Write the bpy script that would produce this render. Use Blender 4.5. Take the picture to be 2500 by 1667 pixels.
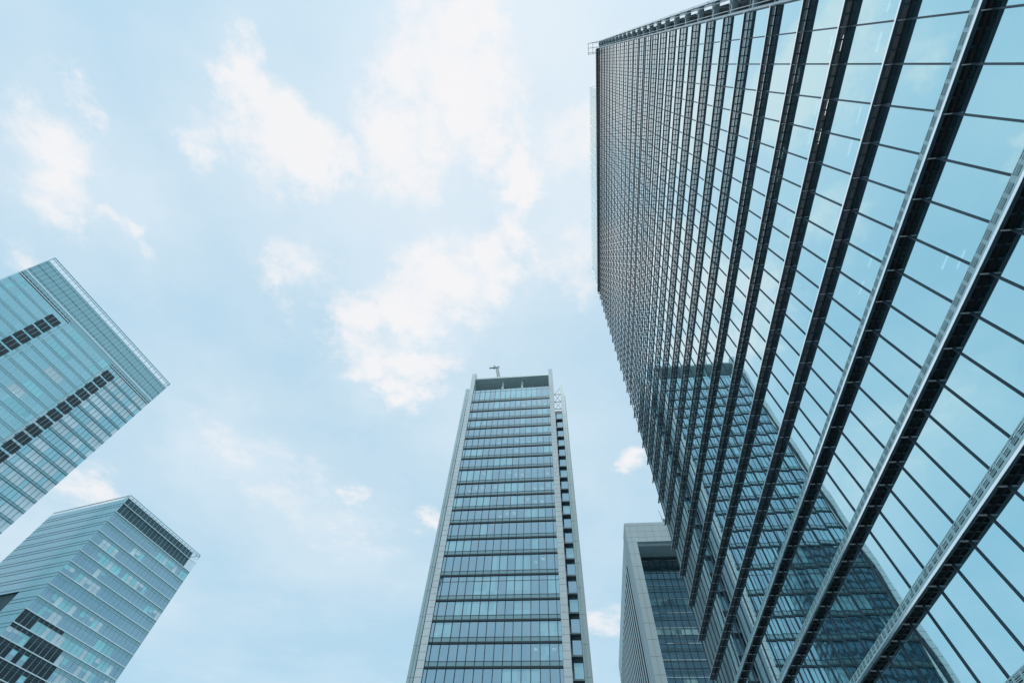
import bpy, math, random
from mathutils import Vector, Matrix
random.seed(7)
for o in list(bpy.data.objects): bpy.data.objects.remove(o)
S = bpy.context.scene
COL = S.collection
EYE = 1.6
R = math.radians

# ------------------------------------------------------------------ camera
cam_d = bpy.data.cameras.new('camera'); cam = bpy.data.objects.new('camera', cam_d); COL.objects.link(cam)
S.camera = cam
cam_d.sensor_width = 36.0; cam_d.lens = 36.0*1080/2500
cam_d.clip_start = 0.1; cam_d.clip_end = 6000
up = Vector((49.5, 675.5, -1080.0)).normalized()          # world up seen in camera axes
fw = Vector((0, 0, -1)); fy = (fw - up*fw.dot(up)).normalized(); fx = fy.cross(up)
M3 = Matrix((fx, fy, up))                                  # camera axes -> world
cam.matrix_world = Matrix.Translation((0, 0, EYE)) @ M3.to_4x4()
def pix(x, y):
    """direction of a point of the sky, from photo pixels"""
    return (M3 @ Vector((x-1250, 833.5-y, -1080))).normalized()

# ------------------------------------------------------------------ sky, sun, exposure
SUN_EL, SUN_AZ = R(66), R(187)
W = bpy.data.worlds.new('World'); S.world = W; W.use_nodes = True
nt = W.node_tree; nt.nodes.clear()
N = lambda t, **k: (lambda n: ([setattr(n, a, b) for a, b in k.items()], n)[1])(nt.nodes.new(t))
L = nt.links.new
def val(n, i, v):
    if isinstance(v, (int, float, tuple)): n.inputs[i].default_value = v
    else: L(v, n.inputs[i])
def mth(op, a, b=0.0, c=None, clamp=False):
    n = N('ShaderNodeMath', operation=op, use_clamp=clamp); val(n, 0, a); val(n, 1, b)
    if c is not None: val(n, 2, c)
    return n.outputs[0]
def vm(op, a, b=None):
    n = N('ShaderNodeVectorMath', operation=op); val(n, 0, a)
    if b is not None: val(n, 1, b)
    return n.outputs['Value'] if op in ('LENGTH', 'DISTANCE') else n.outputs[0]
tc = N('ShaderNodeTexCoord'); D = tc.outputs['Generated']
sky = N('ShaderNodeTexSky', sky_type='NISHITA', sun_disc=False, sun_elevation=SUN_EL, sun_rotation=SUN_AZ)
sky.air_density = 1.0; sky.dust_density = 2.5; sky.ozone_density = 1.0
sx = N('ShaderNodeSeparateXYZ'); L(D, sx.inputs[0])
zz = mth('MAXIMUM', sx.outputs[2], 0.06)
cx = N('ShaderNodeCombineXYZ'); L(mth('DIVIDE', sx.outputs[0], zz), cx.inputs[0]); L(mth('DIVIDE', sx.outputs[1], zz), cx.inputs[1])
P = cx.outputs[0]                                          # the cloud layer, as a flat deck overhead
def noise(vec, scale, detail=6, rough=0.55, col=False):
    n = N('ShaderNodeTexNoise'); val(n, 'Vector', vec); n.inputs['Scale'].default_value = scale
    n.inputs['Detail'].default_value = detail; n.inputs['Roughness'].default_value = rough
    return n.outputs['Color' if col else 'Fac']
wn = vm('SUBTRACT', noise(P, 5.0, 8, 0.62, True), (0.5, 0.5, 0.5))
sc = N('ShaderNodeVectorMath', operation='SCALE'); L(wn, sc.inputs[0]); sc.inputs['Scale'].default_value = 0.36
PW = vm('ADD', P, sc.outputs[0])
def blobs(lst):
    tot = None
    for (px, py, r, s) in lst:
        v = pix(px/.9408, py/.9408); c = Vector((v.x/v.z, v.y/v.z, 0))
        w = pix((px+r)/.9408, py/.9408); rr = (Vector((w.x/w.z, w.y/w.z, 0))-c).length
        n = N('ShaderNodeMapRange', interpolation_type='SMOOTHSTEP')
        L(vm('DISTANCE', PW, tuple(c)), n.inputs[0])
        n.inputs[1].default_value = 1.5*rr; n.inputs[2].default_value = 0.0
        n.inputs[3].default_value = 0.0; n.inputs[4].default_value = s
        tot = n.outputs[0] if tot is None else mth('MAXIMUM', tot, n.outputs[0])
    return tot
CLOUDS = [(110, 350, 120, .85), (150, 460, 110, .9), (200, 530, 50, .8), (300, 530, 45, .75), (335, 590, 40, .6), (200, 250, 50, .6), (60, 600, 70, .6),
          (580, 230, 90, .95), (620, 310, 120, 1.05), (700, 330, 110, 1.05), (790, 350, 60, .9), (480, 350, 70, .7), (620, 170, 50, .6),
          (920, 60, 90, .7), (1040, 80, 130, 1.0), (1120, 60, 100, 1.0), (960, 170, 130, 1.0), (1080, 210, 130, 1.1), (920, 330, 120, 1.0), (1010, 300, 90, .95), (1140, 310, 80, 1.0),
          (1190, 400, 80, 1.1), (1220, 470, 55, 1.05), (1180, 540, 70, 1.05), (1120, 600, 90, 1.0), (1040, 650, 110, 1.0), (960, 620, 90, .8), (930, 730, 120, 1.05), (830, 770, 100, 1.1), (860, 840, 80, 1.05),
          (960, 850, 90, 1.05), (920, 910, 60, 1.0), (1060, 750, 70, .7), (700, 620, 90, .7), (640, 660, 50, .55), (1455, 1065, 50, .9), (820, 1130, 45, .8), (985, 1195, 65, .9), (1385, 1430, 80, .9),
          (560, 1040, 130, .42), (660, 1120, 130, .42), (780, 1210, 130, .42), (200, 1120, 100, .85), (1320, 300, 120, .7), (1300, 620, 110, .7)]
HAZES = [(1020, 140, 260, .8), (1100, 300, 230, .9), (1160, 450, 200, .95), (1080, 620, 230, .9), (930, 740, 240, .85), (900, 880, 180, .7), (640, 300, 240, .75), (120, 400, 220, .7), (560, 1050, 220, .6), (750, 1180, 240, .6), (1250, 420, 480, .95), (1000, 500, 520, .9), (1150, 1000, 330, .55), (1250, 100, 480, .9), (150, 420, 300, .6), (650, 330, 340, .7), (700, 1200, 340, .55), (1700, 400, 600, .9), (100, 1300, 340, .5), (1000, 150, 400, .8)]
dens = blobs(CLOUDS)
fine = noise(P, 7.0, 12, 0.70)
cl = N('ShaderNodeMapRange', interpolation_type='SMOOTHSTEP')
L(mth('ADD', dens, mth('MULTIPLY', mth('SUBTRACT', fine, 0.5), 1.6)), cl.inputs[0])
cl.inputs[1].default_value = 0.10; cl.inputs[2].default_value = 0.98
broad = noise(vm('ADD', P, (3.1, 1.7, 0)), 1.6, 7, 0.6)
hz = mth('ADD', blobs(HAZES), mth('MULTIPLY', mth('SUBTRACT', broad, 0.5), 1.3))
hz = mth('ADD', 0.27, mth('MULTIPLY', hz, 0.60), clamp=True)
mixv = N('ShaderNodeMix', data_type='RGBA'); L(hz, mixv.inputs[0])
sks = N('ShaderNodeMix', data_type='RGBA', blend_type='MIX'); sks.inputs[0].default_value = 0.72   # thin high veil over the blue
L(sky.outputs[0], sks.inputs[6]); sks.inputs[7].default_value = (4.9, 8.2, 10.2, 1)
L(sks.outputs[2], mixv.inputs[6]); mixv.inputs[7].default_value = (7.9, 8.75, 9.5, 1)
mixc = N('ShaderNodeMix', data_type='RGBA'); L(mth('MULTIPLY', cl.outputs[0], 0.84), mixc.inputs[0])
L(mixv.outputs[2], mixc.inputs[6]); mixc.inputs[7].default_value = (9.55, 9.3, 9.35, 1)
bg = N('ShaderNodeBackground'); L(mixc.outputs[2], bg.inputs[0]); bg.inputs[1].default_value = 0.1
wo = N('ShaderNodeOutputWorld'); L(bg.outputs[0], wo.inputs[0])

sd = bpy.data.lights.new('sun', 'SUN'); sd.energy = 2.0; sd.angle = R(10); sd.color = (1, .97, .93)
sun = bpy.data.objects.new('sun', sd); COL.objects.link(sun)
sv = Vector((math.sin(SUN_AZ)*math.cos(SUN_EL), math.cos(SUN_AZ)*math.cos(SUN_EL), math.sin(SUN_EL)))
sun.rotation_euler = sv.to_track_quat('Z', 'Y').to_euler()
S.view_settings.view_transform = 'Standard'; S.view_settings.look = 'None'
S.view_settings.exposure = 0.0; S.view_settings.gamma = 1.0
try:
    S.cycles.max_bounces = 8; S.cycles.transparent_max_bounces = 12; S.cycles.caustics_reflective = False
except Exception: pass

# ------------------------------------------------------------------ materials
def newmat(name):
    m = bpy.data.materials.new(name); m.use_nodes = True; m.node_tree.nodes.clear(); return m, m.node_tree
def plain(name, col, rough=.5, metal=0., var=.12, scale=.6, spec=.4, stretch=(1, 1, .3)):
    """a surface with faint streaky weathering of its own"""
    m, t = newmat(name); a = t.nodes.new
    o = a('ShaderNodeOutputMaterial'); b = a('ShaderNodeBsdfPrincipled'); t.links.new(b.outputs[0], o.inputs[0])
    c = a('ShaderNodeTexCoord'); mp = a('ShaderNodeMapping'); mp.inputs['Scale'].default_value = stretch
    t.links.new(c.outputs['Object'], mp.inputs[0])
    n = a('ShaderNodeTexNoise'); n.inputs['Scale'].default_value = scale; n.inputs['Detail'].default_value = 6
    t.links.new(mp.outputs[0], n.inputs[0])
    r = a('ShaderNodeMapRange'); r.inputs[1].default_value = .3; r.inputs[2].default_value = .7
    r.inputs[3].default_value = 1-var; r.inputs[4].default_value = 1+var; t.links.new(n.outputs[0], r.inputs[0])
    mx = a('ShaderNodeMix'); mx.data_type = 'RGBA'; mx.blend_type = 'MULTIPLY'; mx.inputs[0].default_value = 1
    mx.inputs[6].default_value = (*col, 1); t.links.new(r.outputs[0], mx.inputs[7])
    t.links.new(mx.outputs[2], b.inputs['Base Color'])
    b.inputs['Roughness'].default_value = rough; b.inputs['Metallic'].default_value = metal
    b.inputs['Specular IOR Level'].default_value = spec
    return m
def glass(name, tint, back, f0=.5, f1=.95, trans=0.0, rough=.008, cell=None, var=.0, bump=0.0, bscale=.5):
    """coated glazing: a mirror coat over a dark room (back colour), optionally partly see-through;
    cell = (x, y, z) size of one pane, to vary pane by pane what stands behind it"""
    m, t = newmat(name); a = t.nodes.new; l = t.links.new
    o = a('ShaderNodeOutputMaterial'); mix = a('ShaderNodeMixShader'); l(mix.outputs[0], o.inputs[0])
    g = a('ShaderNodeBsdfGlossy'); g.inputs['Color'].default_value = (*tint, 1); g.inputs['Roughness'].default_value = rough
    lw = a('ShaderNodeLayerWeight'); lw.inputs[0].default_value = .5
    pw = a('ShaderNodeMath'); pw.operation = 'POWER'; pw.inputs[1].default_value = 1.6; l(lw.outputs['Facing'], pw.inputs[0])
    r = a('ShaderNodeMapRange'); r.inputs[3].default_value = f0; r.inputs[4].default_value = f1; l(pw.outputs[0], r.inputs[0])
    l(r.outputs[0], mix.inputs[0]); l(g.outputs[0], mix.inputs[2])
    d = a('ShaderNodeBsdfDiffuse'); d.inputs[0].default_value = (*back, 1)
    if cell:
        c = a('ShaderNodeTexCoord'); v = a('ShaderNodeVectorMath'); v.operation = 'DIVIDE'; v.inputs[1].default_value = cell
        l(c.outputs['Object'], v.inputs[0]); f = a('ShaderNodeVectorMath'); f.operation = 'FLOOR'; l(v.outputs[0], f.inputs[0])
        w = a('ShaderNodeTexWhiteNoise'); l(f.outputs[0], w.inputs[0])
        mr = a('ShaderNodeMapRange'); mr.inputs[3].default_value = 1-var; mr.inputs[4].default_value = 1+var; l(w.outputs['Value'], mr.inputs[0])
        mx = a('ShaderNodeMix'); mx.data_type = 'RGBA'; mx.blend_type = 'MULTIPLY'; mx.inputs[0].default_value = 1
        mx.inputs[6].default_value = (*back, 1); l(mr.outputs[0], mx.inputs[7]); l(mx.outputs[2], d.inputs[0])
    base = d
    if trans > 0:
        tr = a('ShaderNodeBsdfTransparent'); tr.inputs[0].default_value = (.55, .8, .84, 1)
        m2 = a('ShaderNodeMixShader'); m2.inputs[0].default_value = trans
        l(d.outputs[0], m2.inputs[1]); l(tr.outputs[0], m2.inputs[2]); base = m2
    l(base.outputs[0], mix.inputs[1])
    gc = a('ShaderNodeMix'); gc.data_type = 'RGBA'; gc.inputs[6].default_value = (*tint, 1); gc.inputs[7].default_value = (.97, .99, 1, 1)
    p3 = a('ShaderNodeMath'); p3.operation = 'POWER'; p3.inputs[1].default_value = 2.2; l(lw.outputs['Facing'], p3.inputs[0])
    l(p3.outputs[0], gc.inputs[0]); l(gc.outputs[2], g.inputs[0])
    if bump > 0:
        c = a('ShaderNodeTexCoord'); n = a('ShaderNodeTexNoise'); n.inputs['Scale'].default_value = bscale; n.inputs['Detail'].default_value = 2
        l(c.outputs['Object'], n.inputs[0]); bp = a('ShaderNodeBump'); bp.inputs['Strength'].default_value = 1.0
        bp.inputs['Distance'].default_value = bump; l(n.outputs[0], bp.inputs['Height']); l(bp.outputs[0], g.inputs['Normal'])
    return m
def frosted(name, col):
    m, t = newmat(name); o = t.nodes.new('ShaderNodeOutputMaterial'); b = t.nodes.new('ShaderNodeBsdfTranslucent')
    b.inputs[0].default_value = (*col, 1); t.links.new(b.outputs[0], o.inputs[0]); return m
def emit(name, col, s):
    m, t = newmat(name); o = t.nodes.new('ShaderNodeOutputMaterial'); e = t.nodes.new('ShaderNodeEmission')
    e.inputs[0].default_value = (*col, 1); e.inputs[1].default_value = s; t.links.new(e.outputs[0], o.inputs[0]); return m
def veil(name, col, a_):
    """thin clear glass screen"""
    m, t = newmat(name); o = t.nodes.new('ShaderNodeOutputMaterial'); mx = t.nodes.new('ShaderNodeMixShader')
    tr = t.nodes.new('ShaderNodeBsdfTransparent'); tr.inputs[0].default_value = (*col, 1)
    g = t.nodes.new('ShaderNodeBsdfGlossy'); g.inputs['Roughness'].default_value = .22; mx.inputs[0].default_value = a_
    t.links.new(tr.outputs[0], mx.inputs[1]); t.links.new(g.outputs[0], mx.inputs[2]); t.links.new(mx.outputs[0], o.inputs[0]); return m

MT = dict(
    r_glass=glass('facade mirror glass', (.57, .92, 1.0), (.03, .08, .095), .78, 1.0, .6, bump=.002, bscale=.35),
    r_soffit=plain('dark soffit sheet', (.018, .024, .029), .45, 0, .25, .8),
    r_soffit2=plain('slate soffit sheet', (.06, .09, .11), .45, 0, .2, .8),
    frost=frosted('frosted glass', (.92, .98, 1)),
    r_lip=plain('graphite lip', (.075, .11, .135), .4, .2, .2, 1),
    r_nose=plain('bright aluminium edge', (.93, .97, .98), .14, 1.0, .04, 1),
    r_grate=plain('pale slotted aluminium', (.44, .66, .70), .4, .1, .1, 1),
    r_mull=plain('dark bronze mullion', (.09, .13, .16), .35, .3, .15, 1),
    r_rib=plain('light rib metal', (.85, .9, .92), .4, .1, .05, 1),
    r_core=plain('tower core wall', (.10, .13, .14), .7),
    r_ceil=plain('office ceiling', (.42, .5, .5), .8),
    louvre=plain('dark plant louvre', (.055, .075, .09), .5, .3, .2, .8, stretch=(.3, .3, 6)),
    white_steel=plain('white painted steel', (.72, .8, .82), .4, 0, .06, .7),
    screen=veil('clear roof screen', (.90, .965, .97), .16),
    tube=emit('office ceiling lamp', (.95, 1, 1), 1.8),
    m_glass=glass('office glass', (.62, .84, .94), (.055, .095, .125), .50, .95, .35, cell=(1.735, 9, 4.02), var=.45, bump=.002, bscale=.5),
    m_blind=glass('office glass with blinds down', (.6, .86, .94), (.24, .42, .47), .42, .95, 0, cell=(1.735, 9, 4.02), var=.2),
    m_span=glass('sea green spandrel glass', (.50, .70, .74), (.11, .19, .20), .36, .9, 0, rough=.05),
    m_frame=plain('dark window frame', (.035, .055, .065), .4, .3, .2, 1),
    stone=plain('pale stone cladding', (.60, .71, .74), .7, 0, .07, .5),
    wing_dark=plain('slate grey panel', (.17, .24, .27), .5, 0, .15, .8),
    stone_joint=plain('stone joint', (.16, .19, .2), .8),
    m_soff=plain('crown soffit panels', (.52, .64, .66), .6, 0, .06, .8, stretch=(3, .2, 1)),
    m_metal=plain('pale green grey panel', (.38, .52, .55), .45, .1, .08, .5),
    steel=plain('painted truss steel', (.10, .13, .15), .5, .2),
    b_wall=plain('grey tile wall', (.44, .56, .59), .55, 0, .07, .15),
    b_joint=plain('grey tile joint', (.2, .24, .25), .8),
    b_fin=plain('pale vertical fin', (.50, .62, .64), .5),
    b_shade=plain('painted shade of fin slots and sides', (.05, .07, .075), .6),  # shade between the fins, painted dark on slots and fin sides
    b_glass=glass('dark grey glass', (.46, .60, .66), (.05, .08, .095), .40, .85, .25, cell=(1.91, 9, 4.0), var=.5),
    b_lit=glass('glass of occupied office', (.4, .55, .58), (.22, .36, .36), .2, .8, 0, cell=(1.91, 9, 1.3), var=.7),
    u_glass=glass('teal glass', (.56, .88, .94), (.22, .41, .45), .52, .95, 0, cell=(1.68, 9, 4.2), var=.22),
    u_pale=glass('teal glass with white blinds', (.6, .8, .85), (.80, .90, .92), .2, .9, 0, cell=(1.68, 9, 4.2), var=.15),
    u_cyan=glass('teal glass with cyan lit blinds', (.5, .82, .86), (.34, .72, .76), .28, .9, 0, cell=(2.0, 9, 4.2), var=.2),
    u_band=glass('teal spandrel', (.50, .76, .80), (.18, .36, .39), .38, .9, 0, rough=.08),
    u_light=plain('pale teal metal', (.50, .72, .76), .35, .3, .05, .6),
    u_line=plain('white metal line', (.78, .9, .92), .3, .4, .04, .6),
    u_dark=plain('deep teal joint', (.15, .28, .31), .5),  # one deep teal for joints, mullions and tower bodies
    steel_teal=plain('mid teal joint', (.13, .24, .28), .5),
    l_screen=plain('dark teal roof screen', (.07, .13, .15), .45, .2, .2, .4),
    u_edge=plain('soft teal joint', (.22, .38, .42), .5),
    u_louvre=plain('charcoal louvre', (.028, .045, .055), .5, 0, .35, .3, stretch=(.2, .2, 5)),
    l_side=glass('ribbed teal side glass', (.52, .82, .90), (.22, .42, .48), .50, .95, 0, rough=.12),
    l_grey=glass('grey violet glass', (.48, .70, .80), (.14, .25, .31), .48, .9, 0, cell=(2.03, 9, 4.2), var=.25),
    l_mirror_dark=glass('glass with painted dark reflection', (.3, .4, .45), (.02, .03, .036), .08, .6, 0, cell=(2.03, 9, 4.2), var=.6),  # reflection of a dark building, put into the pane colour
    ground=plain('plaza paving', (.19, .25, .28), .8, 0, .15, .2, stretch=(1, 1, 1)),
    crane=plain('crane steel', (.10, .15, .17), .5, .3),
)

# ------------------------------------------------------------------ helpers
class MB:
    def __init__(s): s.v = []; s.f = []; s.m = []
    def quad(s, a, b, c, d, m=0):
        i = len(s.v); s.v += [tuple(a), tuple(b), tuple(c), tuple(d)]; s.f.append((i, i+1, i+2, i+3)); s.m.append(m)
    def box(s, x0, x1, y0, y1, z0, z1, m=0):
        i = len(s.v)
        s.v += [(x, y, z) for z in (z0, z1) for y in (y0, y1) for x in (x0, x1)]
        for q in ((0, 2, 3, 1), (4, 5, 7, 6), (0, 1, 5, 4), (2, 6, 7, 3), (0, 4, 6, 2), (1, 3, 7, 5)):
            s.f.append(tuple(i+k for k in q)); s.m.append(m)
    def prism(s, prof, axis, a0, a1, m=0):
        """closed profile of 2D points swept along axis ('x' or 'y'); profile is (other, z)"""
        i = len(s.v); n = len(prof)
        for a in (a0, a1):
            s.v += [((a, p, z) if axis == 'x' else (p, a, z)) for p, z in prof]
        for k in range(n): s.f.append((i+k, i+(k+1) % n, i+n+(k+1) % n, i+n+k)); s.m.append(m)
        s.f.append(tuple(range(i, i+n))); s.f.append(tuple(range(i+2*n-1, i+n-1, -1))); s.m += [m, m]
    def beam(s, p, q, w, m=0):
        p = Vector(p); q = Vector(q); d = (q-p).normalized(); a = d.cross(Vector((0, 0, 1)))
        if a.length < .05: a = d.cross(Vector((1, 0, 0)))
        a.normalize(); b = d.cross(a); i = len(s.v); h = w/2
        for e in (p, q): s.v += [tuple(e+a*h*u+b*h*w_) for u, w_ in ((-1, -1), (1, -1), (1, 1), (-1, 1))]
        for k in range(4): s.f.append((i+k, i+(k+1) % 4, i+4+(k+1) % 4, i+4+k)); s.m.append(m)
        s.f += [(i+3, i+2, i+1, i), (i+4, i+5, i+6, i+7)]; s.m += [m, m]
    def build(s, name, mats, parent=None, smooth=False):
        me = bpy.data.meshes.new(name); me.from_pydata(s.v, [], s.f)
        for m in (mats if isinstance(mats, (list, tuple)) else [mats]): me.materials.append(MT[m])
        me.polygons.foreach_set('material_index', s.m)
        if smooth: me.polygons.foreach_set('use_smooth', [True]*len(s.f))
        me.update()
        o = bpy.data.objects.new(name, me); COL.objects.link(o); o.parent = parent
        return o
def one(name, mats, parent, *boxes):
    b = MB()
    for x in boxes: b.box(*x)
    return b.build(name, mats, parent)
def thing(name, label, cat, loc, rz):
    o = bpy.data.objects.new(name, None); COL.objects.link(o); o.location = loc; o.rotation_euler.z = rz
    o['label'] = label; o['category'] = cat; o.empty_display_size = 2
    return o
def shift(o, dz):                       # a copy of a part with copies of its pieces, dz higher
    c = o.copy(); COL.objects.link(c); c.location.z += dz
    for ch in list(o.children):
        k = ch.copy(); COL.objects.link(k); k.parent = c
    return c
GRID = -R(9.72)                         # the street grid of the three nearer towers
GRID2 = -R(21.95)                       # the grid of the two towers on the left

# ------------------------------------------------------------------ ground
g = MB(); g.box(-2500, 2500, -2500, 2500, -.6, 0)
go = g.build('ground', 'ground'); go['kind'] = 'structure'

# ------------------------------------------------------------------ the tall ledged tower on the right
# local x = away from the street, y = along the facade, z up
T = thing('office_tower', 'tall glass office tower with stacked dark ledges filling the right side, mirroring its neighbour', 'office tower', (0, 0, 0), GRID)
U0, BAY, NB = -1.55, 1.64, 40
U1 = U0+BAY*NB
XE, XG = 15.75, 16.19
FL = 4.2; H0 = 11.64+EYE
K0, K1 = -2, 28
zf = lambda k: H0+FL*k
ZR = zf(K1)+2.6
# one floor's ledge: soffit plate with slots (blades across them), bright edge, slotted sloping guard, ribs
def ledge(guard=True, blade=.095):
    s = MB()
    s.box(16.15, 16.182, U0, U1, -.02, .16 if guard else .06)                     # inner strip
    for j in range(NB*3+1):                                      # cross bars between the slots
        y = U0+BAY*j/3; w = (.05 if j % 3 else .035)*(1 if guard else .7)
        s.box(15.932, 16.148, max(U0, y-w), min(U1, y+w), -.015, .098 if guard else .05)
    for b in range(3):
        x = 15.975+b*.058
        s.box(x, x+.008, U0+.01, U1-.01, .0, blade)
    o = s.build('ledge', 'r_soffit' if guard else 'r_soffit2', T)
    n = MB(); n.box(XE, XE+.014, U0-.05, U1+.45, -.035, .065); nose = n.build('edge_strip', 'r_nose', o)
    l = MB(); l.prism([(XE+.0145, -.03), (15.93, -.02), (15.93, .12), (XE+.0145, .05)], 'y', U0, U1+.3); l.build('lip', 'r_lip', o)
    gt = MB() if guard else None
    def slope(t0, t1, y0, y1, th=.03):
        a = Vector((XE+.075, .10)); b = Vector((15.92, .53)); p = a.lerp(b, t0); q = a.lerp(b, t1)
        nn = Vector((-(b-a).y, (b-a).x)).normalized()*th
        gt.prism([(p.x, p.y), (q.x, q.y), (q.x+nn.x, q.y+nn.y), (p.x+nn.x, p.y+nn.y)], 'y', y0, y1)
    if guard:
        slope(0, .26, U0, U1)
        for t in (.40, .54, .70): slope(t, t+.06, U0, U1)
        slope(.90, 1, U0, U1)
        for j in range(NB*3+1):
            y = U0+BAY*j/3; w = .07 if j % 3 else .11
            slope(.262, .398, max(U0, y-w), min(U1, y+w), .026)
            slope(.462, .538, max(U0, y-w), min(U1, y+w), .026); slope(.602, .698, max(U0, y-w), min(U1, y+w), .026); slope(.762, .898, max(U0, y-w), min(U1, y+w), .026)
        gt.build('slotted_guard', 'r_grate', o)
        bk = MB(); bk.prism([(XE+.13, .09), (15.965, .50), (15.98, .50), (XE+.15, .09)], 'y', U0+.01, U1-.01); bk.build('slot_dark_sheet', 'r_soffit', o)  # dark sheet added behind the guard to blacken its slots
    r = MB()
    for j in range(NB+1):
        y = U0+BAY*j
        r.prism([(XE+.08, -.05), (15.93, -.09), (16.16, -.09), (16.16, -.022), (15.93, -.024), (XE+.08, -.037)], 'y', y-.016, y+.016)
    r.box(16.16, 16.175, U0, U1, -.045, -.021, 1)
    r.build('ribs', ['r_rib', 'r_soffit'], o)
    return o
def ribbon(k):
    z0, z1 = zf(k)+.16, zf(k+1)-.03
    s = MB(); NY, NZ = 4, 6; famp = random.uniform(.0035, .0065)
    rows = []
    for j in range(NB):
        ya, yb = U0+BAY*j+.04, U0+BAY*(j+1)-.04
        amp = famp*random.uniform(.7, 1.3)+random.uniform(-.0012, .0012); tilt = random.uniform(-.003, .003)
        base = len(s.v)
        for a in range(NZ+1):
            for b in range(NY+1):
                fz, fy_ = a/NZ, b/NY
                s.v.append((XG-amp*math.sin(math.pi*fz)**2*(.4+.6*math.sin(math.pi*fy_)) + tilt*(fz-.5), ya+(yb-ya)*fy_, z0+(z1-z0)*fz))
        for a in range(NZ):
            for b in range(NY):
                i = base+a*(NY+1)+b
                s.f.append((i, i+1, i+NY+2, i+NY+1)); s.m.append(0)
    return s.build('ribbon_window', 'r_glass', T, True)
def mullions(parent, z0, z1):
    m = MB()
    for j in range(NB+1):
        y = U0+BAY*j
        m.box(XG-.055, XG+.05, y-.035, y+.035, z0, z1)
        m.box(XG-.075, XG-.056, y-.012, y+.012, z0, z1)
    m.build('mullions', 'r_mull', parent)
KG = 3                                   # the guards stand only on the lower floors
led0 = ledge(); led0.location.z = zf(K0)
mid = {KG: .12, KG+4: .09, KG+8: .06, KG+12: .03}       # blades get shallower towards the top
led1 = None
for k in range(K0, K1+1):
    if K0 < k < KG: shift(led0, FL*(k-K0))
    if k in mid: led1 = ledge(False, mid[k]); led1.location.z = zf(k); kb = k
    elif k > KG: shift(led1, FL*(k-kb))
    if k < K1:
        w = ribbon(k); mullions(w, zf(k)+.165, zf(k+1)-.025)
        b = MB(); b.box(XG+.3, 25, U0+.3, U1-.3, zf(k)+3.05, zf(k+1)+.02)
        b.build('ceiling', 'r_ceil', T)
one('core_wall', 'r_core', T, (25.02, 58, U0+.5, U1-.4, 0, ZR-.4))
one('lobby_wall', 'm_glass', T, (XG+.2, XG+.5, U0, U1, 0, zf(K0)-.1))
for k in range(K0, K1):
    e_ = one('end_window', 'm_glass', T, (XG+.35, 58, U1-.36, U1-.06, zf(k)+1.0, zf(k+1)-.02))
    one('end_spandrel', 'm_span', e_, (XG+.35, 58, U1-.36, U1-.05, zf(k)+.0, zf(k)+.98))
# ceiling lamps that show through the glass
spots = []
for k, j0, j1 in ((4, 1, 6), (5, 2, 7), (6, 3, 8), (3, 0, 5), (2, 7, 9), (1, 6, 8), (0, 5, 7)):
    spots += [(k, j) for j in range(j0, j1) if random.random() < .72]
lamp = None
for k, j in spots[:90]:
    if lamp is None:
        m = MB()
        for x in (0, .62): m.box(x, x+.03, -.42, .42, -.05, 0)
        lamp = m.build('ceiling_lamp', 'tube', T)
    else: lamp = lamp.copy(); COL.objects.link(lamp)
    lamp.location = (17.2, U0+BAY*(j+.5), zf(k)+3.03)
# roof: cap ledge, clear wind screen above it
c = MB(); c.box(XE-.02, 17.2, U0, U1, zf(K1)+.95, zf(K1)+1.6); c.box(XE+.3, 58, U0, U1, ZR-.38, ZR)
c.build('roof_cap', 'r_lip', T)
one('roof_parapet_glass', 'r_glass', T, (XG, XG+.04, U0, U1, zf(K1)+1.62, ZR-.4))
s = MB(); YA, YB = 7.0, 63.6
s.box(16.0, 16.03, YA, YB, ZR+.01, 148.6); scr = s.build('roof_screen', 'screen', T)
s = MB()
n_ = 22
for j in range(n_+1):
    y = YA+(YB-YA)*j/n_; s.box(15.93, 15.99, y-.03, y+.03, ZR+.01, 148.6)
for z in (136, 140.2, 144.4, 148.62): s.box(15.9, 15.928, YA, YB, z-.04, z+.04)
for j in range(n_+1):
    y = YA+(YB-YA)*j/n_; s.beam((16.04, y, 146), (19.5, y, ZR+.05), .07)
s.build('screen_frame', 'white_steel', scr)
# near end of the facade: recessed plant louvres, cross beams, and a tall edge blade
one('plant_louvre', 'louvre', T, (18.0, 57.9, U0-1.2, U0+.1, 0, ZR-1))
b = MB()
b.box(15.9, 16.12, -3.02, -2.96, 2, ZR+1.6)
for k in range(K0, K1+1):
    b.box(15.78, 15.895, -3.03, -2.86, zf(k)+.15, zf(k+1)-.1)
blade = b.build('edge_blade', 'u_line', T)
one('blade_glass', 'u_glass', blade, (16.13, 17.9, -2.99, -2.96, 2, ZR+1.2))
b = MB()
for k in range(K0, K1+1):
    z = zf(k)
    b.box(16.15, 17.9, -2.5, -2.36, z-.12, z+.16); b.box(16.3, 16.55, -2.95, U0-.05, z-.1, z+.12); b.box(16.9, 17.15, -2.95, U0-.05, z+2, z+2.16)
    b.box(16.6, 16.9, -2.95, U0-.03, z+.3, z+.42)
    b.beam((16.2, -2.9, z+.2), (17.7, -1.7, z+3.9), .05); b.beam((16.1, -2.7, z), (16.1, -2.7, z+4), .06); b.beam((16.1, -1.95, z), (16.1, -1.95, z+4), .05)
b.box(16.0, 16.55, -1.74, -1.6, 3, ZR)
b.build('end_bracing', 'white_steel', T)
b = MB()
for y in (-2.9, -1.9, -.9): b.beam((14.2, y, ZR+1.4), (16.4, y, ZR+1.4), .09)
b.beam((14.2, -2.95, ZR+1.4), (14.2, -.5, ZR+1.4), .09); b.beam((14.2, -2.9, ZR+1.4), (16, -2.9, ZR-4), .09); b.beam((14.9, -.9, ZR+1.4), (16, -.9, ZR-5), .08)
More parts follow.
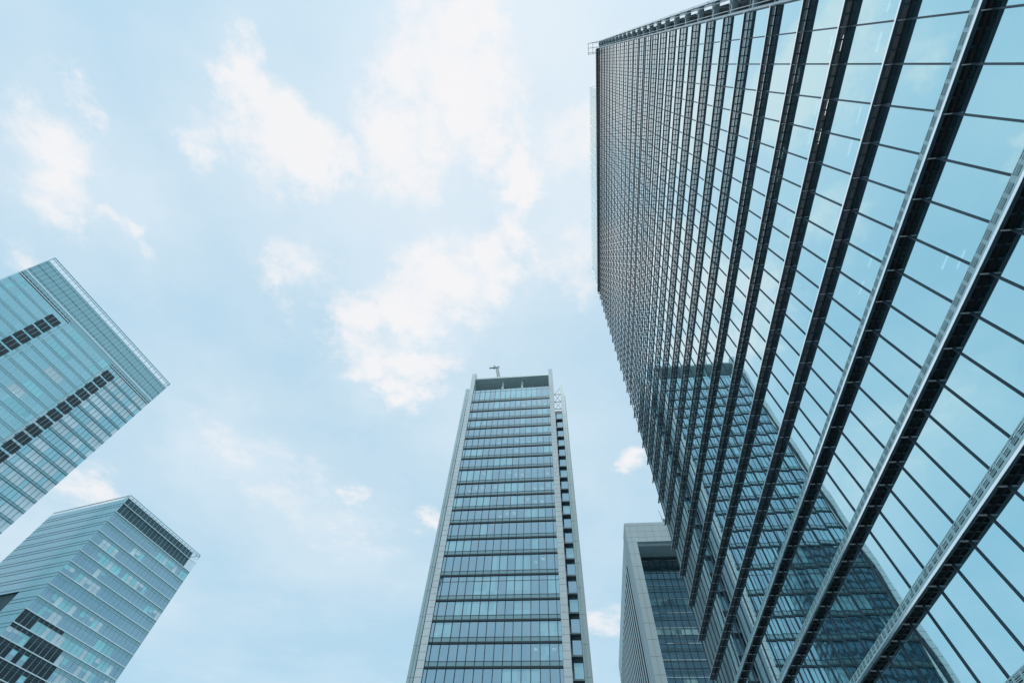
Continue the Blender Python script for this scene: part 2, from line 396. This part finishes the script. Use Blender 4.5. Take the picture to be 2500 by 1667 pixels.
b.beam((14.2, -.6, ZR+1.4), (15.9, -.6, ZR-3), .08); b.beam((15, -2.9, ZR-1.2), (15, -.5, ZR-1.2), .07)
b.build('roof_bracket', 'steel', T)

# ------------------------------------------------------------------ the tower in the middle
# local x = across, y = away, z up; front glass plane at y = 92
Mx = thing('stone_pier_tower', 'slim office tower between two pale stone piers, with an open crown on top', 'office tower', (0, 0, 0), GRID)
SF = 92.0
GL, GR = -27.75, -2.06
hs = [1.2226, 1.1719, 1.1276, 1.0849, 1.0408, .9962, .9535, .91, .8579, .8131, .7695, .7276, .6814, .6381, .5867, .5301, .4868, .4433, .3991]
while hs[-1] > .07: hs.append(hs[-1]-.0437)
hs = [h*SF+EYE for h in hs]
TOP = 1.2895*SF+EYE
pitch = 1.735; X0 = GL+.70
lines = [GL]+[X0+pitch*i for i in range(15)]+[GR]
lines = [x for x in lines if x <= GR+.001]
prev = TOP
for i, h in enumerate(hs):
    z0, z1 = h+.17, prev-.17 if i else prev
    zs = z0+.84                                     # top of the green spandrel
    w = MB(); blind_p = .28 if i in (0, 15, 16, 17) else .10
    run = 0
    for a, bx in zip(lines, lines[1:]):
        if run <= 0 and random.random() < blind_p: run = random.randint(1, 4)
        mi = 1 if run > 0 else 0; run -= 1
        y = SF+random.uniform(-.004, .004)
        w.quad((a+.03, y, zs+.04), (bx-.03, y, zs+.04), (bx-.03, y+random.uniform(-.012, .012), z1), (a+.03, y, z1), mi)
    wo_ = w.build('ribbon_window', ['m_glass', 'm_blind'], Mx)
    s_ = MB(); s_.box(GL, GR, SF, SF+.06, z0, zs-.04); s_.build('spandrel', 'm_span', wo_)
    f_ = MB(); f_.box(GL, GR, SF-.05, SF+.08, zs-.04, zs+.035)
    if i in (0, 15): f_.box(GL, GR, SF-.05, SF+.05, z1-1.15, z1-1.08)
    f_.build('transom', 'm_frame', wo_)
    one('floor_band', 'm_frame', Mx, (GL, GR, SF-.22, SF+.1, h-.17, h+.17))
    one('ceiling', 'r_ceil', Mx, (GL, GR, SF+.3, SF+9, z1-.55, z1-.1))
    prev = h
for x in lines[1:-1]:
    one('mullion', 'm_frame', Mx, (x-.06, x+.06, SF-.13, SF-.01, 2, TOP))
one('core_wall', 'r_core', Mx, (GL-1, GR+1, SF+9.05, SF+33, 0, TOP-.5))
spots = []
for i, x0, x1 in ((1, 5, 15), (2, 0, 3), (3, 0, 3), (4, 5, 9), (5, 5, 13), (6, 8, 10), (8, 0, 4), (8, 7, 15), (9, 1, 15), (10, 9, 13), (11, 5, 9), (14, 10, 14), (18, 11, 14)):
    spots += [(i, j) for j in range(x0, x1) if random.random() < .85]
lamp = None
for i, j in spots[:95]:
    if lamp is None:
        m = MB()
        for y in (0, .55): m.box(-.36, .36, y, y+.13, -.06, 0)
        lamp = m.build('ceiling_lamp', 'tube', Mx)
    else: lamp = lamp.copy(); COL.objects.link(lamp)
    z1 = hs[i-1]-.17
    lamp.location = (X0+pitch*(j+.5), SF+.6+1.1*random.choice((0, 0, 1)), z1-.57)
# stone piers with joints
PT = 1.392*SF+EYE
for (a, bx, inner) in ((-29.16, -27.76, 1), (-2.05, -.60, -1)):
    p = MB(); z = 0.0; n = 0
    while z < PT-.1:
        zt = min(z+1.36, PT)
        p.box(a, bx, SF-.35, SF+6.2, z+.03, zt-.03, 0)
        z = zt
    p.box(a+.03, bx-.03, SF-.31, SF+6.1, 0, PT-.03, 1)
    po = p.build('stone_pier', ['stone', 'stone_joint'], Mx)
# crown
SOF = 1.357*SF+EYE
c = MB(); c.box(-27.74, -2.07, SF+.05, SF+30, SOF, SOF+.5)
cr = c.build('crown_roof', 'm_soff', Mx)
f_ = MB(); f_.box(-27.74, -2.07, SF-.12, SF+.048, SOF-.05, SOF+.28); f_.box(-27.74, -2.07, SF+.0, SF+.6, SOF+.52, SOF+.85)
f_.build('fascia', 'm_metal', cr)
for x in (-18.1, -11.35):
    p = MB(); p.box(x-.35, x-.07, SF+1.4, SF+1.7, TOP-1.15, SOF-.002); p.box(x+.07, x+.35, SF+1.4, SF+1.7, TOP-1.15, SOF-.002); p.box(x-.07, x+.07, SF+1.48, SF+1.6, TOP-1.15, SOF-.002)
    p.build('column', 'stone', cr)
one('crown_back_wall', 'm_soff', cr, (-27.7, -2.1, SF+26, SF+26.3, TOP-2, SOF-.002))
one('terrace_floor', 'r_core', Mx, (GL, GR, SF+.12, SF+33, TOP-1.6, TOP-1.2))
one('top_rail', 'm_frame', Mx, (GL, GR, SF-.06, SF+.08, TOP, TOP+.07))
# set-back wings with outer strips, window recesses and the open truss on the right
SW = 98.3; WT = 128.2+EYE
wing_floor = [105.43+EYE-4.02*i for i in range(26)]
WTOP = 114.61+EYE
for side in (0, 1):
    if side: xa, xb, xi = 1.68, 2.95, -.59
    else: xa, xb, xi = -32.72, -31.45, -29.17
    st = MB()
    xs = [(xa, xa+.38, 0), (xa+.42, xa+.56, .12), (xa+.6, xb, .0)] if side else [(xa, xa+.62, 0), (xa+.66, xa+.82, .12), (xa+.86, xb, 0)]
    z = 0
    while z < WT:
        zt = min(z+5.6, WT)
        for a, bx, dy in xs: st.box(a, bx, SW+dy, SW+1.4, z+.03, zt-.03)
        z = zt
    st.box(xa+.03, xb-.03, SW+.2, SW+1.35, 0, WT-.1)
    st.box(xa+.25, xa+.5, SW+.2, SW+.5, WT, WT+.5); st.box(xb-.3, xb-.05, SW+.2, SW+.5, WT, WT+.2)
    wg = st.build('wing_strip', 'm_metal', Mx)
    x0, x1 = sorted((xi, xb if not side else xa)) if side else (xb, xi)
    x0, x1 = (xi, xa) if side else (xb, xi)
    one('wing_recess', 'wing_dark', wg, (x0, x1, SW+1.3, SW+1.6, 0, WTOP))
    for i in range(26):
        z = 109.63+EYE-4.02*i
        if z < 4: break
        one('wing_window', 'm_glass' if i % 3 else 'm_blind', Mx, (x0+.42, x1-.06, SW+.95, SW+1.28, z+.35, z+3.0))
        one('wing_slab', 'wing_dark', Mx, (x0+.01, x1-.01, SW+.3, SW+1.29, z-.15, z+.15))
    one('wing_side_glass', 'u_glass', Mx, (2.955, 3.0, SW+1.5, SW+27, 2, WT-6) if side else (-32.77, -32.73, SW+1.5, SW+27, 2, WT-6))
    f_ = MB()
    for j in range(24):
        y = SW+1.8+j*1.05
        f_.box(*((3.002, 3.25) if side else (-33.02, -32.775)), y, y+.16, 2, WT-5)
    f_.build('side_fins', 'stone', Mx)
    one('wing_body', 'r_core', Mx, ((xi+.02, 2.95, SW+1.62, SW+27, 0, WTOP) if side else (-32.72, xi-.02, SW+1.62, SW+27, 0, WTOP)))
tr = MB()
za, zb, zc, zd = 114.7+EYE, 118.44+EYE, 122.43+EYE, 125.8+EYE
for y in (SW+.5,):
    for z in (za, zb, zc): tr.beam((-.58, y, z), (1.66, y, z), .17)
    for p, q in (((-.58, za), (1.66, zb)), ((1.66, za), (-.58, zb)), ((-.58, zb), (1.66, zc)), ((1.66, zb), (-.58, zc)), ((-.58, zc), (1.66, zd))):
        tr.beam((p[0], y, p[1]), (q[0], y, q[1]), .10)
tr.build('open_truss', 'steel', Mx)
# roof crane (stands on the roof, a thing of its own)
ck = thing('roof_crane', 'small dark window cleaning crane leaning up from the roof of the stone pier tower', 'crane', (0, 0, 0), GRID)
b = MB(); b.box(-21, -18.8, SF+2.2, SF+4.6, SOF+.5, SOF+1.9); b.box(-20.4, -19.4, SF+2.8, SF+4, SOF+1.9, SOF+3.2); b.build('carriage', 'crane', ck)
b = MB(); zb0 = SOF+3
for dx in (-.45, .45): b.beam((-19.9+dx, SF+3.3, zb0), (-21.2+dx*.8, SF+3, 135.4+EYE), .34)
for i in range(6):
    t = i/6; t2 = (i+.9)/6; q = lambda t_, dx: (-19.9-1.3*t_+dx, SF+3.3-.3*t_, zb0+(135.4+EYE-zb0)*t_)
    b.beam(q(t, -.45), q(t2, .4), .22)
b.build('boom', 'crane', ck)
b = MB(); b.beam((-24.1, SF+2.6, 135.2+EYE), (-20.4, SF+3, 136.0+EYE), .42); b.beam((-22.4, SF+3, 135.4+EYE), (-22.2, SF+3, 136.9+EYE), .6)
b.beam((-21.6, SF+3, 136.0+EYE), (-20.6, SF+3, 136.7+EYE), .2); b.build('jib', 'crane', ck)

# ------------------------------------------------------------------ the grey block behind, bottom right of centre
B = thing('grey_block', 'grey tiled office block with finned side wall, half hidden behind the ledged tower', 'office block', (0, 0, 0), GRID)
SB = 131.0; BL, BR = 19.35, 62.0; BH = .7125*SB+EYE; BD = 231.0
OL, OT = 22.25, .6607*SB+EYE
w = MB()
w.box(BL, OL, SB, SB+8.3, 0, BH-.02)                                     # left jamb of the frame
w.box(OL, BR, SB, SB+8.3, OT, BH-.02)
w.box(BL+1.5, BR, SB+8.31, BD, OT+1.2, BH-.021)                               # roof mass
w.box(OL+.01, BR, SB+26, BD, 0, OT+1.19)
wl = w.build('framed_front', 'b_wall', B)
# rounded parapet edges
r = MB()
pr = [(BL-.02, BH-1.0), (BL+.05, BH-.5), (BL+.35, BH-.12), (BL+.8, BH), (BL+3, BH+.02), (BL+3, BH-1.0)]
r.prism(pr, 'y', SB-.02, BD); r.prism([(SB-.02, BH-.9), (SB+.05, BH-.3), (SB+.5, BH+.03), (SB+3, BH+.03), (SB+3, BH-.9)], 'x', BL+1.2, BR)
r.build('parapet', 'b_wall', B)
j = MB()
for i in range(15):
    x = BL+1.45+2.35*i
    j.box(x-.03, x+.03, SB-.012, SB+.1, (OT if x > OL else 0)+.02, BH-1.0)
z = OT-.03
for zz_ in [BH-1.05, BH-3.2, OT+1.6]: j.box(BL, BR, SB-.011, SB+.1, zz_-.03, zz_+.03)
zz_ = OT-.0
while zz_ > 3: j.box(BL, OL, SB-.011, SB+.1, zz_-.04, zz_+.04); zz_ -= 4.0
j.build('tile_joints', 'b_joint', wl)
one('soffit_fascia', 'stone', B, (OL+.03, BR, SB+1.0, SB+1.6, OT-.75, OT-.003))
# side wall: solid margin, then fins
sdw = MB()
F0, F1, FT = 135.9, 230.3, .66*SB+EYE
sdw.box(BL, BL+1.5, SB+8.32, BD, FT, BH-1.001); sdw.box(BL, BL+1.5, F1, BD, 0, FT-.001)
so = sdw.build('side_wall', 'b_wall', B)
one('fin_recess', 'b_shade', so, (BL+.75, BL+1.49, SB+8.33, F1-.01, 0, FT-.002))
nf = 20
fin0 = None
for i in range(nf):
    y = F0+.4+(F1-F0-1.2)*i/(nf-1)
    if y < SB+8.5: continue
    if fin0 is None:
        f_ = MB(); f_.box(BL+.02, BL+.06, -1.2, 1.2, 0, FT-.01, 0); f_.box(BL+.061, BL+.74, -1.19, 1.19, 0, FT-.02, 1); fin0 = f_.build('side_fin', ['b_fin', 'b_shade'], B); fo = fin0
    else: fo = fin0.copy(); COL.objects.link(fo)
    fo.location.y = y
# recessed glazing
SG = SB+8.3
GT = .652*SB+EYE-.3
nb = 18
xs = [OL+1.5+1.91*i for i in range(nb+1)]
xs[0] = OL+.02
lit = {3: (0, 5), 4: (0, 5), 6: (0, 4), 2: (0, 0), 9: (3, 4), 8: (0, 3)}
f = 0; z = GT
while z > 4:
    w = MB(); a_, b_ = (0, 0)
    for i in range(nb):
        hot = f in (3, 5) and i < 7 and random.random() < .9 or (f in (8, 9) and random.random() < .25)
        w.quad((xs[i]+.05, SG, z-4.0+.15), (xs[i+1]-.05, SG, z-4.0+.15), (xs[i+1]-.05, SG, z-2.0), (xs[i]+.05, SG, z-2.0), 0)
        w.quad((xs[i]+.05, SG, z-1.9), (xs[i+1]-.05, SG, z-1.9), (xs[i+1]-.05, SG, z-.1), (xs[i]+.05, SG, z-.1), 1 if hot else 0)
    wn_ = w.build('ribbon_window', ['b_glass', 'b_lit'], B)
    q = MB(); q.box(OL+.02, BR, SG-.1, SG+.1, z-2.0, z-1.9); q.box(OL+.02, BR, SG-.1, SG+.1, z-.1, z+.05)
    q.build('transom', 'm_frame', wn_)
    q = MB(); q.box(OL+.05, xs[-1], SG-.125, SG-.102, z-.03, z+.03)
    for i in range(nb):
        if random.random() < .75: q.box(xs[i]+.1, xs[i+1]-.1, SG-.16, SG-.104, z-.10, z+.10)
    q.build('sill', 'm_metal', wn_)
    one('ceiling', 'r_ceil', B, (OL+.02, BR, SG+.2, SG+8, z-.5, z-.12))
    z -= 4.0; f += 1
for x in xs[1:]: one('mullion', 'm_frame', B, (x-.07, x+.07, SG-.2, SG-.02, 2, GT))
one('inner_wall', 'r_core', B, (OL+.02, BR, SG+8.1, SG+9, 0, OT-.8))
m = MB()
m.box(31.6, 33.9, SB+3, SB+4.6, BH, BH+1.9); m.box(33.0, 33.6, SB+3.4, SB+4, BH+1.9, BH+3.6); m.beam((31.7, SB+3.6, BH+.9), (30.9, SB+3.5, BH+1.5), .3)
m.beam((32.2, SB+3.6, BH+1.9), (33.8, SB+3.6, BH+3.0), .22); m.beam((33.0, SB+3.6, BH+3.4), (32.4, SB+3.5, BH+7.0), .1); m.beam((32.7, SB+3.6, BH+1.9), (32.6, SB+3.6, BH+4.2), .08)
ant = m.build('roof_equipment', 'crane'); ant.rotation_euler.z = GRID
ant['label'] = 'tiny rooftop hoist with a thin mast on the parapet of the grey block'; ant['category'] = 'roof hoist'

# ------------------------------------------------------------------ the two teal towers on the left
# local y runs along their long faces, x = -distance; long face looks towards +x
A = thing('teal_tower', 'high teal glass tower cut by the left edge, with two stair-stepped rows of dark louvres', 'office tower', (0, 0, 0), GRID2)
K = 1.68
XF = -124.65*K; ya, yb = 1.52*K, 42.75*K; ZT = 100*K+EYE
zl = lambda h: h*K+EYE
Z1, Z2 = 15.8*K, 28.95*K                       # the three zones of the face
one('tower_body', 'u_dark', A, (XF-60, XF-.6, ya+.4, yb-.4, 0, zl(97.5)))
one('end_glass', 'u_glass', A, (XF-60, XF-.5, yb-.35, yb-.01, 0, zl(98.0)))
one('end_wall_glass', 'u_glass', A, (XF-60, XF-.5, ya+.01, ya+.35, 0, zl(98.0)))
nby = round((yb-ya)/1.68); py = (yb-ya)/nby
cols = [ya+py*i for i in range(nby+1)]
zone = lambda y: 0 if y < Z1 else (1 if y < Z2 else 2)
# glass floor by floor
tops = [90.8-2.516*i for i in range(36)]
for i, h in enumerate(tops):
    za_, zb_ = zl(h-2.516), zl(h)
    w = MB(); run = 0; run1 = 0
    for c0, c1 in zip(cols, cols[1:]):
        zn = zone((c0+c1)/2); mi = 0
        if zn == 2:
            if run <= 0 and random.random() < .30: run = random.randint(1, 4)
            if run > 0: mi = 1
            run -= 1
        elif zn == 1:
            if run1 <= 0 and random.random() < .07: run1 = random.randint(2, 5); kind = random.choice((1, 2))
            if run1 > 0: mi = kind
            run1 -= 1
        elif random.random() < .07: mi = 2
        x = XF+random.uniform(-.01, .01)
        w.quad((x, c0+.03, za_+.9), (x, c1-.03, za_+.9), (x+random.uniform(-.01, .01), c1-.03, zb_-.1), (x, c0+.03, zb_-.1), mi)
    w_ = w.build('ribbon_window', ['u_glass', 'u_pale', 'u_cyan'], A)
    one('spandrel', 'u_band', w_, (XF-.08, XF+.01, ya, yb, za_+.06, za_+.86))
    b = MB(); b.box(XF-.05, XF+.12, Z1, Z2, za_-.05, za_+.06); b.box(XF-.05, XF+.10, Z1, Z2, za_+.86, za_+.9)
    b.box(XF-.05, XF+.12, ya, Z1-.01, za_-.05, za_+.06); b.build('floor_line', 'u_light', w_)
    b = MB(); b.box(XF-.05, XF+.2, Z2+.01, yb, za_-.09, za_+.09); b.box(XF-.05, XF+.1, Z2+.01, yb, za_+.80, za_+.88)
    b.build('floor_edge', 'u_edge' if 0 else 'u_dark', w_)
for i, y in enumerate(cols):
    if i in (0, nby): continue
    zn = zone(y)
    one('mullion', 'u_dark' if zn == 2 else 'u_light', A, (XF+.02, XF+.14, y-.05, y+.05, 4, zl(90.7)))
# the two louvre columns, one block each floor
for (h, y0, y1) in [(89.5-2.516*i, 12.15*K, 14.9*K) for i in range(30)]+[(89.55-2.516*i, 29.5*K, 32.1*K) for i in range(30)]:
    b = MB(); b.box(XF+.05, XF+.22, y0, y1, zl(h-1.95), zl(h))
    o = b.build('louvre_block', 'u_louvre', A)
    b = MB()
    for t in (1/3, 2/3): b.box(XF+.222, XF+.30, y0+(y1-y0)*t-.04, y0+(y1-y0)*t+.04, zl(h-1.95), zl(h))
    b.build('bar', 'u_light', o)
one('zone_fin', 'u_light', A, (XF, XF+.45, Z1-.18, Z1+.18, 3, zl(90.6))); one('zone_fin', 'u_light', A, (XF, XF+.45, Z2-.18, Z2+.18, 3, zl(90.6)))
# roof screen wall
s = MB()
s.box(XF-.1, XF-.02, ya, Z1, zl(91.1), zl(98.3)); s.box(XF-.1, XF-.02, Z1, Z2, zl(90.75), zl(98.3)); s.box(XF-.1, XF-.02, Z2, yb, zl(91.1), zl(98.3))
sc_ = s.build('roof_screen', 'u_band', A)
b = MB()
for y in cols: b.box(XF+.02, XF+.13, y-.045, y+.045, zl(91.0 if zone(y) != 1 else 92.4), zl(99.2))
b.build('screen_lines', 'u_line', sc_)
b = MB(); b.box(XF-.01, XF+.06, ya, yb, zl(95.4), zl(95.55)); b.box(XF-.01, XF+.05, ya, yb, zl(97.5), zl(97.58)); b.box(XF-.01, XF+.06, ya, yb, zl(93.2), zl(93.3))
for j in range(1, nby*2, 2): b.box(XF-.012, XF+.02, ya+py*j/2-.02, ya+py*j/2+.02, zl(92.6), zl(98.2))
b.build('screen_joints', 'u_dark', sc_)
b = MB()
b.box(XF-.1, XF+.35, ya, Z1, zl(90.86), zl(91.06)); b.build('ledge', 'u_line', sc_)
b = MB(); b.box(XF-.1, XF+.35, Z2, yb, zl(90.86), zl(91.06)); b.build('ledge', 'u_line', sc_)
b = MB()
b.box(XF-.1, XF+.12, ya, Z1, zl(91.07), zl(91.45)); b.build('dark_strip', 'u_louvre', sc_)  # plain charcoal strip just above the pale ledge
b = MB(); b.box(XF-.1, XF+.12, Z2, yb, zl(91.07), zl(91.45)); b.build('dark_strip', 'u_louvre', sc_)
b = MB(); b.box(XF-.02, XF+.1, ya, yb, zl(92.3), zl(92.65)); b.build('pale_band', 'u_line', sc_)
rl = MB()
rl.box(XF-.1, XF+.2, ya, yb, zl(99.85), ZT); rl.box(XF-.06, XF+.1, ya, yb, zl(99.35), zl(99.48))
rl.box(XF-60, XF-.11, ya, ya+.25, zl(99.85), ZT); rl.box(XF-60, XF-.11, yb-.25, yb, zl(99.85), ZT)
for i, y in enumerate(cols):
    rl.beam((XF-.1, y, zl(98.3)), (XF-.1, y, zl(99.9)), .14)
    if i % 2 == 0: rl.beam((XF-.2, y, zl(99.8)), (XF-2.2, y, zl(97.9)), .12)
for jx in range(14):
    for yy in (ya+.1, yb-.1): rl.beam((XF-1-4*jx, yy, zl(98)), (XF-1-4*jx, yy, zl(99.85)), .14); rl.beam((XF-1-4*jx, yy, zl(98)), (XF-5-4*jx, yy, zl(99.85)), .1)
rl.build('roof_rail', 'u_band', A)

C = thing('teal_block', 'lower teal glass tower in the bottom left corner, white floor lines and two visible faces', 'office tower', (0, 0, 0), GRID2)
K = 1.18
XF = -174.8*K; XB = -212.1*K; ya, yb = 79.7*K, 117.5*K
one('tower_body', 'u_dark', C, (XB+.5, XF-.6, ya+.6, yb-.5, 0, zl(93)))
nby = 22; py = (yb-ya)/nby
cols = [ya+py*i for i in range(nby+1)]
tops = [93.06-3.56*i for i in range(26)]
dark_to = {8: 0, 9: 9, 10: 10, 11: 11, 12: 11, 13: 12, 14: 12, 15: 12, 16: 12}  # bays per floor where the dark reflection is painted into the panes
for i, h in enumerate(tops):
    z1_, z0_ = zl(h), zl(h-3.56)
    zs = z1_-1.15
    w = MB(); run = 0; p_b = (.18, .2, .10, .2, .12, .14, .16, .10, .3, .25, .3)[min(i, 10)]
    for jx, (c0, c1) in enumerate(zip(cols, cols[1:])):
        if run <= 0 and random.random() < p_b: run = random.randint(2, 6)
        mi = 1 if run > 0 else 0; run -= 1
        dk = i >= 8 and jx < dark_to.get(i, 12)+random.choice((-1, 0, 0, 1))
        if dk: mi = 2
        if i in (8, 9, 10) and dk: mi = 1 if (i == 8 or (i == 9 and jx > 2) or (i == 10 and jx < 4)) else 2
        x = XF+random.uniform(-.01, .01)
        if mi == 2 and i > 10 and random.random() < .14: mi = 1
        if mi == 1 and random.random() < .35: mi = 4
        zc = zs-.06
        if mi in (1, 4) and random.random() < .3:                  # blind only partly down
            zc = z0_+.12+(zs-.18-z0_)*random.uniform(.35, .75)
            w.quad((x, c0+.03, z0_+.12), (x, c1-.03, z0_+.12), (x, c1-.03, zc), (x, c0+.03, zc), 0); 
            w.quad((x, c0+.03, zc), (x, c1-.03, zc), (x, c1-.03, zs-.06), (x, c0+.03, zs-.06), mi)
        else: w.quad((x, c0+.03, z0_+.12), (x, c1-.03, z0_+.12), (x+random.uniform(-.012, .012), c1-.03, zs-.06), (x, c0+.03, zs-.06), mi)
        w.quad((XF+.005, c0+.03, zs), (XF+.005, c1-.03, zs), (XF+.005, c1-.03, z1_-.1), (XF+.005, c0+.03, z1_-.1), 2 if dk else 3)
    w_ = w.build('ribbon_window', ['l_grey', 'u_cyan', 'l_mirror_dark', 'u_band', 'u_pale'], C)
    one('white_edge', 'u_line', w_, (XF-.05, XF+.35, ya-.1, yb, z1_-.12, z1_+.14))
    b = MB(); b.box(XF-.05, XF+.04, ya, yb, zs-.06, zs-.005); b.box(XF-.05, XF+.03, ya, yb, zs+.5, zs+.54); b.build('joint', 'u_dark', w_)
for y in cols: one('mullion', 'u_light', C, (XF+.02, XF+.13, y-.04, y+.04, 4, zl(99.3)))
# dark roof screen with a white line
s = MB(); s.box(XF-.5, XF-.3, ya+.1, yb-4, zl(93.2), zl(99.0)); sc_ = s.build('roof_screen', 'l_screen', C)
one('white_edge', 'u_line', sc_, (XF-.05, XF+.35, ya-.1, yb, zl(96.4), zl(96.56)))
b = MB(); b.box(XF-.1, XF+.2, ya, yb, zl(99.8), zl(100)); b.box(XF-.1, XF+.15, ya, yb, zl(99.2), zl(99.3)); b.box(XB, XF-.11, ya, ya+.3, zl(99.8), zl(100))
b.box(XB, XF-.11, yb-.3, yb, zl(99.8), zl(100))
for y in cols: b.beam((XF-.1, y, zl(98.9)), (XF-.1, y, zl(99.9)), .1); b.beam((XF-.2, y, zl(99.8)), (XF-1.8, y, zl(98.6)), .1)
for t in range(4):
    y0 = yb-4+t; b.beam((XF-.2, y0, zl(93.4)), (XF-.2, y0+1, zl(96.3)), .1); b.beam((XF-.2, y0+1, zl(93.4)), (XF-.2, y0, zl(96.3)), .1); b.beam((XF-.2, y0, zl(96.6)), (XF-.2, y0+1, zl(99.3)), .1)
for jx in range(22): b.beam((XF-1-2*jx, ya+.1, zl(98.6)), (XF-1-2*jx, ya+.1, zl(99.9)), .1); b.beam((XF-1-2*jx, ya+.1, zl(98.6)), (XF-3-2*jx, ya+.1, zl(99.9)), .08)
b.build('roof_rail', 'u_light', C)
# left (short) face: ribbed glass, double dark joints on every floor, a deep dark opening low down
EV, ET = -185.2*K, 67.2*K+EYE
s = MB()
s.box(EV, XF-.01, ya, ya+.3, 0, zl(98.6)); s.box(XB, EV-.01, ya, ya+.3, ET, zl(98.6))
sf = s.build('ribbed_side', 'l_side', C)
b = MB()
x = XF-.6
while x > XB: b.box(x-.03, x+.03, ya-.04, ya-.002, ET+.01 if x < EV else 3, zl(98.4)); x -= 1.0
b.build('fine_ribs', 'u_light', sf)
b = MB()
for i in range(28):
    for dz in (0, -1.25):
        z = zl(96.5-3.56*i)+dz
        b.box(XB if z > ET else EV, XF-.02, ya-.08, ya-.045, z-.06, z+.06)
b.build('joint', 'steel_teal', sf)
one('deep_opening', 'u_louvre', sf, (XB, EV-.02, ya+3, ya+3.3, 0, ET)); one('opening_soffit', 'u_louvre', sf, (XB, EV-.02, ya+.31, ya+3, ET-.01, ET+.2))

# ------------------------------------------------------------------ added tower behind the viewer, out of view, darkens the mirrored tower in the glass
E_ = thing('office_tower', 'added dark tower behind the viewer, darkening the mirror image in the glass', 'office tower', (0, 0, 0), GRID)
one('core_wall', 'r_core', E_, (-130, -72.6, -46.5, -32, 0, 137))
for i in range(33):
    z = 3+4.1*i
    w_ = one('ribbon_window', 'b_glass', E_, (-130.5, -72.1, -47, -31.5, z, z+2.6))  # window band of the added tower
    one('spandrel', 'r_lip', w_, (-130.6, -72, -47.1, -31.4, z+2.61, z+4.09))  # spandrel band of the added tower
